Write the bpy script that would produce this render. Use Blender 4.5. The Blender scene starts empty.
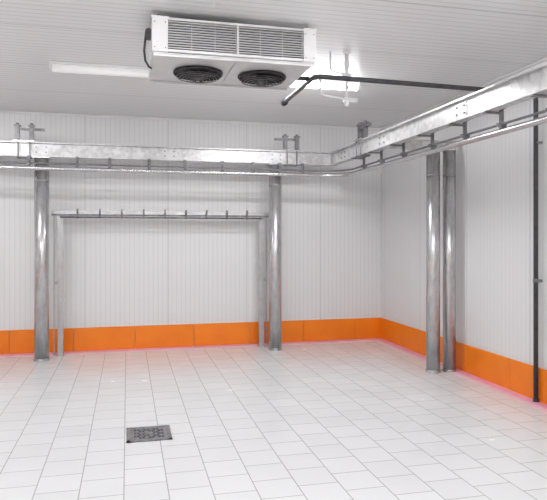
import bpy, bmesh, math, random
from mathutils import Vector, Matrix
random.seed(4)
sc = bpy.context.scene
sc.view_settings.view_transform = 'Standard'

H=3.3; XR=3.88; XL=-3.4; YB=8.76; YF=-2.6; CH=1.59

# ---------------------------------------------------------------- materials
def new_mat(name, col, rough=0.5, metal=0.0, spec=0.5):
    m=bpy.data.materials.new(name); m.use_nodes=True
    b=m.node_tree.nodes['Principled BSDF']
    b.inputs['Base Color'].default_value=(*col,1)
    b.inputs['Roughness'].default_value=rough
    b.inputs['Metallic'].default_value=metal
    b.inputs['Specular IOR Level'].default_value=spec
    return m
def noise_mat(name,c1,c2,scale,rough,metal,voronoi=False,bump=0.0,stretch=(1,1,1)):
    m=new_mat(name,c1,rough,metal); nt=m.node_tree; N=nt.nodes; L=nt.links
    b=N['Principled BSDF']
    tc=N.new('ShaderNodeTexCoord'); mp=N.new('ShaderNodeMapping')
    mp.inputs['Scale'].default_value=stretch
    L.new(tc.outputs['Object'],mp.inputs['Vector'])
    t=N.new('ShaderNodeTexNoise'); t.inputs['Scale'].default_value=scale; t.inputs['Detail'].default_value=5
    L.new(mp.outputs[0],t.inputs['Vector'])
    r=N.new('ShaderNodeValToRGB')
    r.color_ramp.elements[0].position=0.32; r.color_ramp.elements[0].color=(*c1,1)
    r.color_ramp.elements[1].position=0.68; r.color_ramp.elements[1].color=(*c2,1)
    fac=t.outputs['Fac']
    if voronoi:
        v=N.new('ShaderNodeTexVoronoi'); v.inputs['Scale'].default_value=scale*2.2
        L.new(mp.outputs[0],v.inputs['Vector'])
        sx=N.new('ShaderNodeSeparateColor'); L.new(v.outputs['Color'],sx.inputs[0])
        mx=N.new('ShaderNodeMath'); mx.operation='MULTIPLY_ADD'
        mx.inputs[1].default_value=0.35; L.new(sx.outputs[0],mx.inputs[0])
        m2=N.new('ShaderNodeMath'); m2.operation='MULTIPLY'; m2.inputs[1].default_value=0.68
        L.new(fac,m2.inputs[0]); L.new(m2.outputs[0],mx.inputs[2]); fac=mx.outputs[0]
    L.new(fac,r.inputs['Fac']); L.new(r.outputs[0],b.inputs['Base Color'])
    if bump>0:
        bp=N.new('ShaderNodeBump'); bp.inputs['Strength'].default_value=bump; bp.inputs['Distance'].default_value=0.003
        L.new(fac,bp.inputs['Height']); L.new(bp.outputs[0],b.inputs['Normal'])
    return m

def panel_mat(name, axis, pitch, joint, base, dark, line_w=0.16, rough=0.45, joint_dark=0.68):
    """ribbed insulated sandwich panel: fine grooves each pitch, panel joints each joint metres"""
    m=new_mat(name,base,rough,0.0,0.4); nt=m.node_tree; N=nt.nodes; L=nt.links; b=N['Principled BSDF']
    tc=N.new('ShaderNodeTexCoord'); s=N.new('ShaderNodeSeparateXYZ'); L.new(tc.outputs['Object'],s.inputs[0])
    def groove(p,w):
        d=N.new('ShaderNodeMath'); d.operation='DIVIDE'; d.inputs[1].default_value=p; L.new(s.outputs[axis],d.inputs[0])
        f=N.new('ShaderNodeMath'); f.operation='FRACT'; L.new(d.outputs[0],f.inputs[0])
        a=N.new('ShaderNodeMath'); a.operation='SUBTRACT'; a.inputs[1].default_value=0.5; L.new(f.outputs[0],a.inputs[0])
        c=N.new('ShaderNodeMath'); c.operation='ABSOLUTE'; L.new(a.outputs[0],c.inputs[0])
        r=N.new('ShaderNodeMapRange'); r.interpolation_type='SMOOTHSTEP'
        r.inputs['From Min'].default_value=0.0; r.inputs['From Max'].default_value=w
        r.inputs['To Min'].default_value=1; r.inputs['To Max'].default_value=0
        L.new(c.outputs[0],r.inputs['Value']); return r.outputs[0]
    g=groove(pitch,line_w); j=groove(joint,0.008/joint)
    n=N.new('ShaderNodeTexNoise'); n.inputs['Scale'].default_value=0.9; n.inputs['Detail'].default_value=3
    L.new(tc.outputs['Object'],n.inputs['Vector'])
    nm=N.new('ShaderNodeMix'); nm.data_type='RGBA'; nm.inputs[6].default_value=(*[c*0.975 for c in base],1); nm.inputs[7].default_value=(*base,1)
    L.new(n.outputs['Fac'],nm.inputs[0])
    mx=N.new('ShaderNodeMix'); mx.data_type='RGBA'; L.new(g,mx.inputs[0]); L.new(nm.outputs[2],mx.inputs[6]); mx.inputs[7].default_value=(*dark,1)
    m3=N.new('ShaderNodeMix'); m3.data_type='RGBA'; L.new(j,m3.inputs[0]); L.new(mx.outputs[2],m3.inputs[6])
    m3.inputs[7].default_value=(*[c*joint_dark for c in base],1)
    L.new(m3.outputs[2],b.inputs['Base Color'])
    bp=N.new('ShaderNodeBump'); bp.inputs['Strength'].default_value=0.12; bp.inputs['Distance'].default_value=0.002; bp.invert=True
    L.new(g,bp.inputs['Height']); L.new(bp.outputs[0],b.inputs['Normal'])
    return m

W=(0.79,0.79,0.795)
M_wall_b=panel_mat('wall_panel_x',0,0.066,1.15,W,(0.70,0.70,0.705))
M_wall_s=panel_mat('wall_panel_y',1,0.066,1.15,W,(0.72,0.72,0.725))
M_ceil=panel_mat('ceiling_panel',1,0.085,1.15,(0.82,0.82,0.825),(0.63,0.63,0.635),0.14,0.33,0.5)
M_galv=noise_mat('galvanised_steel',(0.46,0.46,0.465),(0.60,0.60,0.605),16,0.26,0.72,True,0.015,(1,1,0.35))
M_galv_beam=noise_mat('galvanised_beam',(0.50,0.50,0.505),(0.68,0.68,0.685),9,0.36,0.4,True,0.03)
M_frame=noise_mat('frame_steel',(0.46,0.46,0.465),(0.56,0.56,0.565),12,0.32,0.6)
M_steel=noise_mat('stainless_steel',(0.52,0.52,0.53),(0.64,0.64,0.65),30,0.22,0.85)
M_hang=noise_mat('hanger_steel',(0.15,0.15,0.155),(0.27,0.27,0.28),22,0.45,0.5)
M_dark=noise_mat('dark_rubber',(0.035,0.037,0.04),(0.06,0.062,0.066),20,0.5,0.0)
M_black=new_mat('fan_black',(0.012,0.012,0.014),0.45)
M_white=noise_mat('white_enamel',(0.76,0.76,0.765),(0.82,0.82,0.825),5,0.35,0.0)
M_alu=noise_mat('aluminium_sheet',(0.62,0.62,0.625),(0.70,0.70,0.705),6,0.32,0.3)
M_coil=noise_mat('coil_fins',(0.05,0.05,0.052),(0.11,0.11,0.112),60,0.5,0.4,stretch=(8,1,1))
M_orange=noise_mat('orange_kickplate',(0.86,0.205,0.004),(0.92,0.240,0.006),3,0.4,0.0)
M_pink=noise_mat('pink_painted_glow',(0.84,0.32,0.52),(0.86,0.46,0.62),9,0.45,0.0)  # stronger inner band of the kick plate glow, put into floor colour
M_pink2=noise_mat('pale_pink_painted_glow',(0.82,0.60,0.71),(0.81,0.69,0.75),9,0.4,0.0)  # paler outer band of the same painted glow
M_drain=noise_mat('drain_steel',(0.22,0.22,0.225),(0.36,0.36,0.37),18,0.4,0.6)

# tile floor
M_floor=new_mat('floor_tiles',(0.9,0.9,0.9),0.22,0,0.5)
nt=M_floor.node_tree; N=nt.nodes; L=nt.links; b=N['Principled BSDF']
tc=N.new('ShaderNodeTexCoord'); mp=N.new('ShaderNodeMapping'); mp.inputs['Rotation'].default_value=(0,0,math.radians(90))
mp.inputs['Location'].default_value=(0.04,0.02,0)
L.new(tc.outputs['Object'],mp.inputs[0])
br=N.new('ShaderNodeTexBrick'); br.offset=0.5; br.inputs['Scale'].default_value=1
br.inputs['Brick Width'].default_value=0.27; br.inputs['Row Height'].default_value=0.27
br.inputs['Mortar Size'].default_value=0.0038; br.inputs['Mortar Smooth'].default_value=0.2
br.inputs['Color1'].default_value=(0.755,0.757,0.765,1); br.inputs['Color2'].default_value=(0.79,0.792,0.80,1)
br.inputs['Mortar'].default_value=(0.42,0.42,0.43,1)
L.new(mp.outputs[0],br.inputs['Vector'])
ns=N.new('ShaderNodeTexNoise'); ns.inputs['Scale'].default_value=2.3; ns.inputs['Detail'].default_value=6
L.new(tc.outputs['Object'],ns.inputs['Vector'])
rr=N.new('ShaderNodeMapRange'); rr.inputs['To Min'].default_value=0.95; rr.inputs['To Max'].default_value=1.02
L.new(ns.outputs['Fac'],rr.inputs[0])
mm=N.new('ShaderNodeMix'); mm.data_type='RGBA'; mm.blend_type='MULTIPLY'; mm.inputs[0].default_value=1
L.new(br.outputs['Color'],mm.inputs[6]); L.new(rr.outputs[0],mm.inputs[7]); L.new(mm.outputs[2],b.inputs['Base Color'])
r2=N.new('ShaderNodeMapRange'); r2.inputs['To Min'].default_value=0.16; r2.inputs['To Max'].default_value=0.32
L.new(ns.outputs['Fac'],r2.inputs[0]); L.new(r2.outputs[0],b.inputs['Roughness'])
bp=N.new('ShaderNodeBump'); bp.invert=True; bp.inputs['Strength'].default_value=0.2; bp.inputs['Distance'].default_value=0.002
L.new(br.outputs['Fac'],bp.inputs['Height']); L.new(bp.outputs[0],b.inputs['Normal'])

def emis(name,col,st):
    m=new_mat(name,col,0.3); bb=m.node_tree.nodes['Principled BSDF']
    bb.inputs['Emission Color'].default_value=(*col,1); bb.inputs['Emission Strength'].default_value=st; return m
M_lit=emis('lit_diffuser',(1,1,1),40)
M_dim=emis('dim_diffuser',(0.95,0.95,0.95),0.15)

# ---------------------------------------------------------------- mesh builder
class B:
    def __init__(s,name,mats):
        s.bm=bmesh.new(); s.name=name; s.mats=mats
    def _tag(s,faces,mi,smooth=False):
        for f in faces: f.material_index=mi; f.smooth=smooth
    def box(s,x0,x1,y0,y1,z0,z1,mi=0,rot=None):
        r=bmesh.ops.create_cube(s.bm,size=1)
        vs=r['verts']; c=Vector(((x0+x1)/2,(y0+y1)/2,(z0+z1)/2))
        M=Matrix.Diagonal((abs(x1-x0),abs(y1-y0),abs(z1-z0),1))
        if rot is not None: M=rot.to_4x4()@M
        bmesh.ops.transform(s.bm,matrix=Matrix.Translation(c)@M,verts=vs)
        s._tag({f for v in vs for f in v.link_faces},mi)
    def cyl(s,p0,p1,r0,r1=None,mi=0,seg=24):
        p0=Vector(p0);p1=Vector(p1); r1=r0 if r1 is None else r1
        d=p1-p0
        r=bmesh.ops.create_cone(s.bm,cap_ends=True,segments=seg,radius1=r0,radius2=r1,depth=d.length)
        q=d.to_track_quat('Z','Y')
        bmesh.ops.transform(s.bm,matrix=Matrix.Translation((p0+p1)/2)@q.to_matrix().to_4x4(),verts=r['verts'])
        for f in {f for v in r['verts'] for f in v.link_faces}:
            f.material_index=mi; f.smooth=len(f.verts)==4
    def tube(s,pts,r,mi=0,seg=12):
        pts=[Vector(p) for p in pts]; rings=[]; prev=None
        for i,p in enumerate(pts):
            t=(pts[min(i+1,len(pts)-1)]-pts[max(i-1,0)]).normalized()
            if prev is None:
                u=t.orthogonal().normalized()
            else:
                u=(prev-t*prev.dot(t)).normalized()
            prev=u; v=t.cross(u)
            rings.append([s.bm.verts.new(p+(u*math.cos(a)+v*math.sin(a))*r) for a in [2*math.pi*k/seg for k in range(seg)]])
        for a,bb in zip(rings[:-1],rings[1:]):
            for k in range(seg):
                f=s.bm.faces.new((a[k],a[(k+1)%seg],bb[(k+1)%seg],bb[k])); f.material_index=mi; f.smooth=True
        for rg,fl in ((rings[0],True),(rings[-1],False)):
            f=s.bm.faces.new(rg[::-1] if fl else rg); f.material_index=mi
    def ring(s,c,R,r,mi=0,seg=40,axis='Z'):
        c=Vector(c); n=8; rings=[]
        for k in range(seg):
            a=2*math.pi*k/seg; d=Vector((math.cos(a),math.sin(a),0))
            rings.append([s.bm.verts.new(c+d*(R+r*math.cos(q))+Vector((0,0,r*math.sin(q)))) for q in [2*math.pi*j/n for j in range(n)]])
        for k in range(seg):
            a=rings[k]; bb=rings[(k+1)%seg]
            for j in range(n):
                f=s.bm.faces.new((a[j],bb[j],bb[(j+1)%n],a[(j+1)%n])); f.material_index=mi; f.smooth=True
    def done(s,parent=None,bevel=0.0):
        bmesh.ops.recalc_face_normals(s.bm,faces=s.bm.faces)
        me=bpy.data.meshes.new(s.name); s.bm.to_mesh(me); s.bm.free()
        for m in s.mats: me.materials.append(m)
        o=bpy.data.objects.new(s.name,me); sc.collection.objects.link(o)
        if bevel>0:
            md=o.modifiers.new('bevel','BEVEL'); md.width=bevel; md.segments=2; md.limit_method='ANGLE'; md.angle_limit=math.radians(50)
        if parent: o.parent=parent
        return o
def arc(c,r,a0,a1,n,z):
    return [(c[0]+r*math.cos(math.radians(a0+(a1-a0)*i/n)),c[1]+r*math.sin(math.radians(a0+(a1-a0)*i/n)),z) for i in range(n+1)]

# ---------------------------------------------------------------- room shell
T=0.12
def shell(name,x0,x1,y0,y1,z0,z1,mat):
    o=B(name,[mat]); o.box(x0,x1,y0,y1,z0,z1); return o.done()
shell('floor',XL-T,XR+T,YF-T,YB+T,-T,0,M_floor)
shell('ceiling',XL-T,XR+T,YF-T,YB+T,H,H+T,M_ceil)
shell('wall_back',XL-T,XR+T,YB,YB+T,0,H,M_wall_b)
shell('wall_front',XL-T,XR+T,YF-T,YF,0,H,M_wall_b)
shell('wall_right',XR,XR+T,YF,YB,0,H,M_wall_s)
shell('wall_left',XL-T,XL,YF,YB,0,H,M_wall_s)
def kick(name,axis,a0,a1,fixed,sgn,first):
    o=B(name,[M_orange,M_dark]); z1=0.325; t=0.022
    p=a0; n=first
    while p<a1-0.01:
        q=min(n,a1)
        lo,hi=p+0.003,q-0.003
        if axis=='x': o.box(lo,hi,min(fixed,fixed+sgn*t),max(fixed,fixed+sgn*t),0,z1,0)
        else: o.box(min(fixed,fixed+sgn*t),max(fixed,fixed+sgn*t),lo,hi,0,z1,0)
        p=q; n=q+0.83
    return o.done(bevel=0.004)
kick('baseboard_back','x',XL,XR,YB,-1,-2.38)
kick('baseboard_right','y',YF,YB-0.022,XR,-1,-2.0)
kick('baseboard_left','y',YF,YB-0.022,XL,1,-2.0)
kick('baseboard_front','x',XL+0.022,XR-0.022,YF,1,-2.7)
# pink floor bands: reflected glow along the kick plates, painted as colour
o=B('painted_glow_bands',[M_pink,M_pink2])
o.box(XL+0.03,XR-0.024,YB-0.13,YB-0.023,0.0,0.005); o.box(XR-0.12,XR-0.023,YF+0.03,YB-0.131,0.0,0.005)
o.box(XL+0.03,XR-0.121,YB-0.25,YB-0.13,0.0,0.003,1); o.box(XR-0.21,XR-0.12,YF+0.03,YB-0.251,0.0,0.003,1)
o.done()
o=B('trim_2',[M_white])
o.box(XL,XR,YB-0.025,YB-0.001,H-0.03,H-0.001); o.box(XR-0.025,XR-0.001,YF,YB-0.026,H-0.03,H-0.001)
o.box(XR-0.022,XR-0.001,YB-0.022,YB-0.001,0.33,H-0.03)
o.done(bevel=0.006)

# ---------------------------------------------------------------- columns
def column(x,y,r,top,plate=True):
    o=B('steel_column',[M_galv,M_hang])
    o.cyl((x,y,0.012),(x,y,top-0.012),r,seg=48)
    o.cyl((x,y,0.0),(x,y,0.014),r+0.008,seg=48)
    o.cyl((x,y,0.014),(x,y,0.03),r+0.005,r+0.001,seg=48)
    o.cyl((x,y,top-0.3),(x,y,top-0.285),r+0.003,seg=48,mi=0)
    if plate: o.box(x-r-0.02,x+r+0.02,y-r-0.02,y+r+0.02,top-0.012,top,0)
    else: o.cyl((x,y,top-0.012),(x,y,top),r+0.003,seg=48)
    return o.done()
column(-1.07,8.22,0.090,2.61); column(2.03,8.22,0.088,2.61)
column(3.50,6.42,0.080,2.61,False); column(3.71,6.42,0.075,2.61,False)

# ---------------------------------------------------------------- overhead beam frame
BY=8.18; BX=2.87; Z0=2.615; Z1=2.80
o=B('overhead_steel_beam',[M_galv_beam,M_hang])
def ibeam_x(x0,x1,y,z0,z1,w,ft=0.014):
    o.box(x0,x1,y-0.006,y+0.006,z0+ft,z1-ft); o.box(x0,x1,y-w/2,y+w/2,z0,z0+ft); o.box(x0,x1,y-w/2,y+w/2,z1-ft,z1)
def ibeam_y(y0,y1,x,z0,z1,w,ft=0.014):
    o.box(x-0.006,x+0.006,y0,y1,z0+ft,z1-ft); o.box(x-w/2,x+w/2,y0,y1,z0,z0+ft); o.box(x-w/2,x+w/2,y0,y1,z1-ft,z1)
ibeam_x(XL,BX-0.05,BY,Z0,Z1,0.10)
ibeam_y(YF,BY+0.05,BX,Z0,Z1,0.10)
ibeam_x(BX+0.05,3.80,6.42,Z0,Z0+0.11,0.08,0.010)
for x in (-1.07,0.55,2.03):
    o.box(x-0.09,x+0.09,BY-0.014,BY-0.006,Z0+0.03,Z1-0.03)
    for dx in (-0.06,0.06):
        for z in (Z0+0.06,Z1-0.06): o.cyl((x+dx,BY-0.024,z),(x+dx,BY-0.014,z),0.010,mi=1,seg=6)
for y in (2.6,4.75,6.43,7.7):
    o.box(BX-0.014,BX-0.006,y-0.09,y+0.09,Z0+0.03,Z1-0.03)
    for dy in (-0.06,0.06):
        for z in (Z0+0.06,Z1-0.06): o.cyl((BX-0.024,y+dy,z),(BX-0.014,y+dy,z),0.010,mi=1,seg=6)
o.done()

def clamp(x,y,along,arm=1):
    o=B('beam_clamp_bracket',[M_hang,M_galv])
    def P(a,bq,z): return (x+a,y+bq,z) if along=='x' else (x+bq,y+a,z)
    def bx(a0,a1,b0,b1,z0,z1,mi=0):
        if along=='x': o.box(x+a0,x+a1,y+b0,y+b1,z0,z1,mi)
        else: o.box(x+b0,x+b1,y+a0,y+a1,z0,z1,mi)
    bx(-0.13,0.13,-0.065,0.065,2.80,2.815,1)
    for a in (-0.085,0.085):
        bx(a-0.026,a+0.026,-0.024,0.024,2.815,3.0,0)
        bx(a-0.04,a+0.04,-0.034,0.034,3.0,3.015,0)
        o.cyl(P(a,0,3.015),P(a,0,3.04),0.022,mi=0,seg=6)
    if arm>0: bx(-0.05,0.24,-0.018,0.018,2.95,2.98,0)
    else: bx(-0.24,0.05,-0.018,0.018,2.95,2.98,0)
    for a in (-0.07,0.07):
        for q in (-0.056,0.056):
            o.cyl(P(a,q,2.59),P(a,q,2.83),0.007,mi=0,seg=8)
    bx(-0.10,0.10,-0.066,0.066,2.598,2.612,0)
    return o.done()
clamp(-1.27,BY,'x',1); clamp(2.25,BY,'x',-1); clamp(BX,7.05,'y',-1)

# ---------------------------------------------------------------- meat rail with hangers
RZ=2.455; RY=8.03; RX=2.99
o=B('overhead_meat_rail',[M_steel,M_hang])
Rr=0.38
path=[(XL,RY,RZ),(-1.0,RY,RZ)]+[(x,RY,RZ) for x in (0.5,1.8)]
cx,cy=RX-Rr,RY-Rr
path+= arc((cx,cy),Rr,90,0,14,RZ)
path+=[(RX,5,RZ),(RX,2,RZ),(RX,YF,RZ)]
o.tube(path,0.027,seg=14)
pathb=[(p[0],p[1],RZ+0.062) for p in path]
o.tube(pathb,0.011,mi=1,seg=8)
hx=[-3.0,-2.4,-1.75,-1.2,-0.62,-0.22,0.28,0.75,1.25,1.68,2.05,2.38]
for x in hx:
    o.box(x-0.018,x+0.018,RY-0.006,RY+0.006,RZ+0.02,Z0+0.0,1)
    o.box(x-0.018,x+0.018,RY-0.006,BY-0.022,Z0-0.012,Z0,1)
    o.cyl((x,RY-0.03,RZ+0.055),(x,RY+0.03,RZ+0.055),0.017,mi=1,seg=10)
    o.cyl((x,RY-0.03,RZ+0.055),(x,RY-0.03,RZ+0.11),0.008,mi=1,seg=8)
hy=[7.3,6.75,6.15,5.5,4.9,4.35,3.75,3.1,2.4,1.6,0.8,0,-0.8,-1.6]
for y in hy:
    o.box(RX-0.008,RX+0.008,y-0.022,y+0.022,RZ+0.02,Z0+0.03,1)
    o.box(BX-0.05,RX+0.008,y-0.022,y+0.022,Z0-0.014,Z0-0.001,1)
    o.box(BX+0.03,RX+0.03,y-0.022,y+0.022,Z0+0.03,Z0+0.045,1)
    o.cyl((RX-0.04,y,RZ+0.055),(RX+0.04,y,RZ+0.055),0.018,mi=1,seg=10)
    o.cyl((RX,y,Z0+0.03),(RX,y,Z0+0.075),0.012,mi=1,seg=8)
o.done()

# ---------------------------------------------------------------- hook frame by back wall
o=B('hook_rail_frame',[M_steel,M_hang,M_frame])
fy=8.50; xa,xb=-0.87,1.89; fz=1.93
for x,sg in ((xa,1),(xb,-1)):
    o.box(x-0.035,x+0.035,fy-0.03,fy+0.03,0.008,fz-0.03,2)
    o.box(x-0.050,x+0.050,fy-0.045,fy+0.045,0,0.01,2)
    o.box(x-sg*0.085-0.006,x-sg*0.085+0.006,fy+0.02,fy+0.05,0.0,fz-0.03,2)
    o.box(min(x,x-sg*0.085),max(x,x-sg*0.085),fy+0.02,fy+0.04,0.95,1.0,2)
o.box(xa-0.11,xb+0.11,fy-0.035,fy+0.05,fz-0.03,fz+0.012,2)
o.box(xa-0.11,xb+0.11,fy-0.035,fy-0.02,fz-0.055,fz-0.03,1)
o.cyl((xa,fy-0.06,fz-0.075),(xb,fy-0.06,fz-0.075),0.012,mi=1,seg=10)
for i in range(9):
    x=xa+0.22+i*(xb-xa-0.44)/8
    o.box(x-0.010,x+0.010,fy-0.066,fy-0.02,fz-0.09,fz+0.04,1)
    o.tube([(x,fy-0.06,fz-0.05),(x,fy-0.08,fz-0.02),(x,fy-0.11,fz-0.01),(x,fy-0.12,fz+0.02)],0.006,mi=1,seg=6)
o.done()

# ---------------------------------------------------------------- evaporator / cooler unit
ex0,ex1,ey0,ey1,ez0,ez1=0.18,1.47,4.59,5.44,2.99,3.25
ev=bpy.data.objects.new('ceiling_evaporator_cooler',None); sc.collection.objects.link(ev)
h=B('housing',[M_alu,M_coil,M_white,M_hang])
h.box(ex0,ex0+0.12,ey0,ey1,ez0,ez1,2); h.box(ex1-0.10,ex1,ey0,ey1,ez0,ez1,2)
h.box(ex0+0.12,ex1-0.10,ey0,ey1,ez1-0.02,ez1,0)
h.box(ex0+0.12,ex1-0.10,ey0,ey0+0.02,ez0,ez0+0.022,0)
h.box(ex0+0.12,ex1-0.10,ey1-0.02,ey1,ez0,ez1-0.02,0)
xm=(ex0+0.12+ex1-0.10)/2
h.box(xm-0.008,xm+0.008,ey0-0.002,ey0+0.06,ez0+0.02,ez1-0.02,0)
h.box(ex0+0.12,ex1-0.10,ey0+0.07,ey0+0.09,ez0,ez1-0.02,1)
h.box(ex0-0.006,ex0+0.126,ey0-0.006,ey0+0.01,ez1-0.012,ez1+0.006,2)
h.box(ex1-0.106,ex1+0.006,ey0-0.006,ey0+0.01,ez1-0.012,ez1+0.006,2)
for x in (ex0+0.02,ex0+0.10,ex1-0.085,ex1-0.02):
    for z in (ez0+0.03,ez1-0.04): h.cyl((x,ey0-0.005,z),(x,ey0,z),0.005,mi=3,seg=8)
h.done(ev,0.004)
s=B('louvre_slats',[M_alu])
for i in range(11):
    z=ez0+0.036+i*(ez1-ez0-0.066)/10
    for xa_,xb_ in ((ex0+0.122,xm-0.009),(xm+0.009,ex1-0.102)):
        s.box(xa_,xb_,ey0+0.004,ey0+0.020,z-0.0030,z+0.0030)
for k in range(1,3):
    for xa_,xb_ in ((ex0+0.12,xm),(xm,ex1-0.10)):
        x=xa_+(xb_-xa_)*k/3; s.box(x-0.002,x+0.002,ey0+0.002,ey0+0.006,ez0+0.02,ez1-0.02)
s.done(ev)
d=B('drip_tray',[M_alu,M_hang])
d.box(ex0+0.01,ex1-0.01,ey0+0.02,ey1-0.01,ez0-0.012,ez0-0.001,0)
d.box(ex0+0.01,ex1-0.01,ey0+0.02,ey0+0.035,ez0-0.03,ez0-0.012,0)
d.box(ex0+0.01,ex1-0.01,ey1-0.025,ey1-0.01,ez0-0.03,ez0-0.012,0)
d.box(xm-0.006,xm+0.006,ey0+0.03,ey1-0.02,ez0-0.02,ez0-0.012,0)
d.done(ev,0.003)
for fx in (0.58,1.13):
    fyc=5.06; zb=ez0-0.012
    f=B('fan',[M_black,M_hang,M_alu])
    f.cyl((fx,fyc,zb-0.004),(fx,fyc,zb),0.195,mi=0,seg=48)
    f.cyl((fx,fyc,zb-0.06),(fx,fyc,zb-0.004),0.055,mi=0,seg=24)
    f.ring((fx,fyc,zb-0.012),0.198,0.012,mi=0,seg=56)
    for k in range(5):
        a=math.radians(72*k+10)
        vs=[]
        for (rr_,da,dz) in ((0.05,-0.30,-0.05),(0.05,0.30,-0.02),(0.18,0.20,-0.012),(0.185,-0.14,-0.042)):
            vs.append(f.bm.verts.new((fx+rr_*math.cos(a+da),fyc+rr_*math.sin(a+da),zb+dz)))
        fc=f.bm.faces.new(vs); fc.material_index=0
    for R_,dz in ((0.18,-0.045),(0.155,-0.053),(0.13,-0.060),(0.10,-0.066),(0.07,-0.070),(0.04,-0.073)):
        f.ring((fx,fyc,zb+dz),R_,0.0022,mi=1,seg=40)
    for k in range(8):
        a=math.radians(45*k)
        c_,s_=math.cos(a),math.sin(a)
        f.tube([(fx+0.198*c_,fyc+0.198*s_,zb-0.02),(fx+0.18*c_,fyc+0.18*s_,zb-0.046),(fx+0.10*c_,fyc+0.10*s_,zb-0.068),(fx+0.02*c_,fyc+0.02*s_,zb-0.075)],0.003,mi=0,seg=6)
    f.done(ev)
r=B('hanging_rods',[M_hang,M_alu])
for x in (ex0+0.05,ex1-0.05):
    for y in (ey0+0.1,ey1-0.1):
        r.cyl((x,y,ez1),(x,y,H),0.007,seg=8)
        r.box(x-0.03,x+0.03,y-0.03,y+0.03,ez1,ez1+0.006,1)
r.done(ev)
c=B('power_cable',[M_dark])
c.tube([(0.17,4.78,3.22),(0.145,4.78,3.20),(0.135,4.8,3.12),(0.13,4.85,3.06),(0.14,4.9,3.0),(0.17,4.95,2.965),(0.19,5.0,2.97)],0.009,seg=8)
c.box(0.14,0.18,4.73,4.83,3.14,3.2)
c.done(ev)

# ---------------------------------------------------------------- pipework
def smooth(pts,rad=0.07,n=6):
    pts=[Vector(p) for p in pts]; out=[pts[0]]
    for i in range(1,len(pts)-1):
        a,b_,c_=pts[i-1],pts[i],pts[i+1]
        p=b_+(a-b_).normalized()*rad; q=b_+(c_-b_).normalized()*rad
        for k in range(n+1):
            t=k/n; out.append(p*(1-t)**2+b_*2*t*(1-t)+q*t*t)
    out.append(pts[-1]); return out
o=B('drain_pipe',[M_dark,M_dark,M_hang])
px=XR-0.054; py=5.02
o.tube(smooth([(1.60,6.05,3.0),(1.60,py,3.0),(px,py,2.97),(px,py,0.0)]),0.022,mi=1,seg=16)
o.tube(smooth([(1.47,5.2,3.02),(1.60,5.2,3.02)],0.01),0.02,mi=1,seg=12)
o.cyl((1.60,6.05,3.0),(1.60,6.11,3.0),0.034,mi=1)
o.cyl((px,py,0.0),(px,py,0.03),0.028,mi=1)
o.cyl((px,py,1.15),(px,py,1.19),0.026,mi=2)
for z in (1.17,2.5): o.box(px-0.006,XR-0.001,py-0.028,py+0.028,z-0.01,z+0.01,2)
o.done()
o=B('refrigerant_valve_pipe',[M_white,M_hang])
vx,vy=1.98,5.25
o.cyl((vx,vy,2.84),(vx,vy,H),0.016,seg=14); o.cyl((vx,vy,H-0.01),(vx,vy,H),0.035)
o.tube(smooth([(1.72,vy,3.06),(1.72,vy,2.90),(vx+0.06,vy,2.86)],0.05),0.012,seg=12)
o.tube(smooth([(vx-0.16,vy,H),(vx-0.16,vy,3.12),(vx-0.02,vy,3.10)],0.04),0.009,seg=10)
o.cyl((vx-0.03,vy,2.86),(vx+0.10,vy,2.86),0.024); o.cyl((vx,vy,2.80),(vx,vy,2.86),0.022)
o.cyl((vx,vy,3.16),(vx,vy,3.22),0.024); o.box(vx-0.05,vx+0.05,vy-0.012,vy+0.012,3.085,3.11,0)
o.done()

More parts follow.
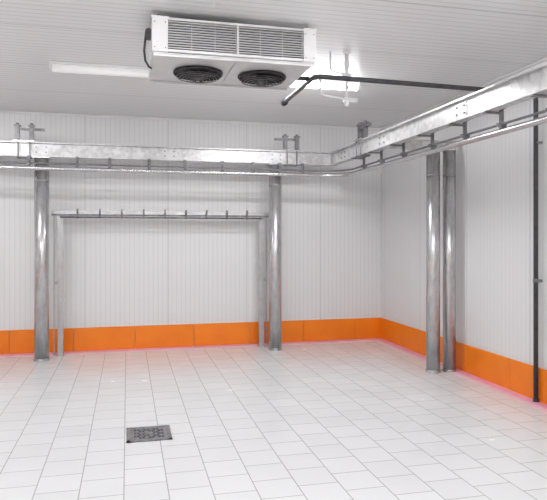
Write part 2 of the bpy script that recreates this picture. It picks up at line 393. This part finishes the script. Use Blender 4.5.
# ---------------------------------------------------------------- light fittings
def fitting(x,y,L_,lit,power=0):
    root=bpy.data.objects.new('fluorescent_light_fixture',None); sc.collection.objects.link(root)
    def bx(bd,a0,a1,b0,b1,z0,z1,mi=0):
        bd.box(x+a0,x+a1,y+b0,y+b1,z0,z1,mi)
    o=B('housing',[M_white]); bx(o,-L_/2,L_/2,-0.045,0.045,H-0.03,H-0.001)
    bx(o,-L_/2-0.012,-L_/2+0.01,-0.05,0.05,H-0.09,H-0.001); bx(o,L_/2-0.01,L_/2+0.012,-0.05,0.05,H-0.09,H-0.001)
    o.done(root,0.005)
    o=B('diffuser',[M_lit if lit else M_dim])
    o.cyl((x-L_/2+0.012,y,H-0.056),(x+L_/2-0.012,y,H-0.056),0.042,seg=24)
    o.done(root)
    if power:
        ld=bpy.data.lights.new('tube_light','AREA'); ld.shape='RECTANGLE'; ld.size=L_-0.06; ld.size_y=0.09; ld.energy=power
        ld.color=(0.975,0.99,1.0)
        lo=bpy.data.objects.new('tube_light',ld); sc.collection.objects.link(lo); lo.parent=root
        lo.location=(x,y,H-0.102)
fitting(-0.10,6.2,1.25,False)
fitting(1.84,6.2,1.25,True,16)
fitting(-2.1,6.2,1.25,True,14)
for y in (2.4,-0.8):  # unseen fittings overhead and behind the camera, added to light the closed room
    for x in (-1.9,0.3,2.2): fitting(x,y,1.25,True,11)

# ---------------------------------------------------------------- floor drain
o=B('floor_drain',[M_drain,M_black])
dx,dy,w=0.17,4.94,0.175
o.box(dx-w,dx+w,dy-w,dy+w,0.0,0.003,1)
for a in (0,1):
    for sgn in (-1,1):
        if a: o.box(dx-w,dx+w,dy+sgn*(w-0.014)-0.014,dy+sgn*(w-0.014)+0.014,0.0,0.010)
        else: o.box(dx+sgn*(w-0.014)-0.014,dx+sgn*(w-0.014)+0.014,dy-w,dy+w,0.0,0.010)
n=8
for i in range(n):
    p=dx-w+0.024+(i+0.5)*(2*w-0.048)/n
    for j in range(n):
        q=dy-w+0.024+(j+0.5)*(2*w-0.048)/n
        if (i+j)%2==0 or i in (0,n-1) or j in (0,n-1): o.box(p-0.0175,p+0.0175,q-0.0175,q+0.0175,0.002,0.008)
    o.box(p-0.004,p+0.004,dy-w+0.02,dy+w-0.02,0.002,0.006)
o.cyl((dx,dy,0.003),(dx,dy,0.010),0.035,seg=20)
o.done()

# ---------------------------------------------------------------- camera & world
w_=bpy.data.worlds.new('world'); sc.world=w_; w_.use_nodes=True
w_.node_tree.nodes['Background'].inputs[0].default_value=(0.8,0.8,0.8,1); w_.node_tree.nodes['Background'].inputs[1].default_value=0.3
cd=bpy.data.cameras.new('camera'); cam=bpy.data.objects.new('camera',cd); sc.collection.objects.link(cam)
cd.sensor_width=36; cd.lens=600/547*36; cd.shift_y=-13/547
cam.location=(0,0,CH); cam.rotation_euler=(math.radians(90),0,math.radians(-13.7))
cd.clip_start=0.05
sc.camera=cam
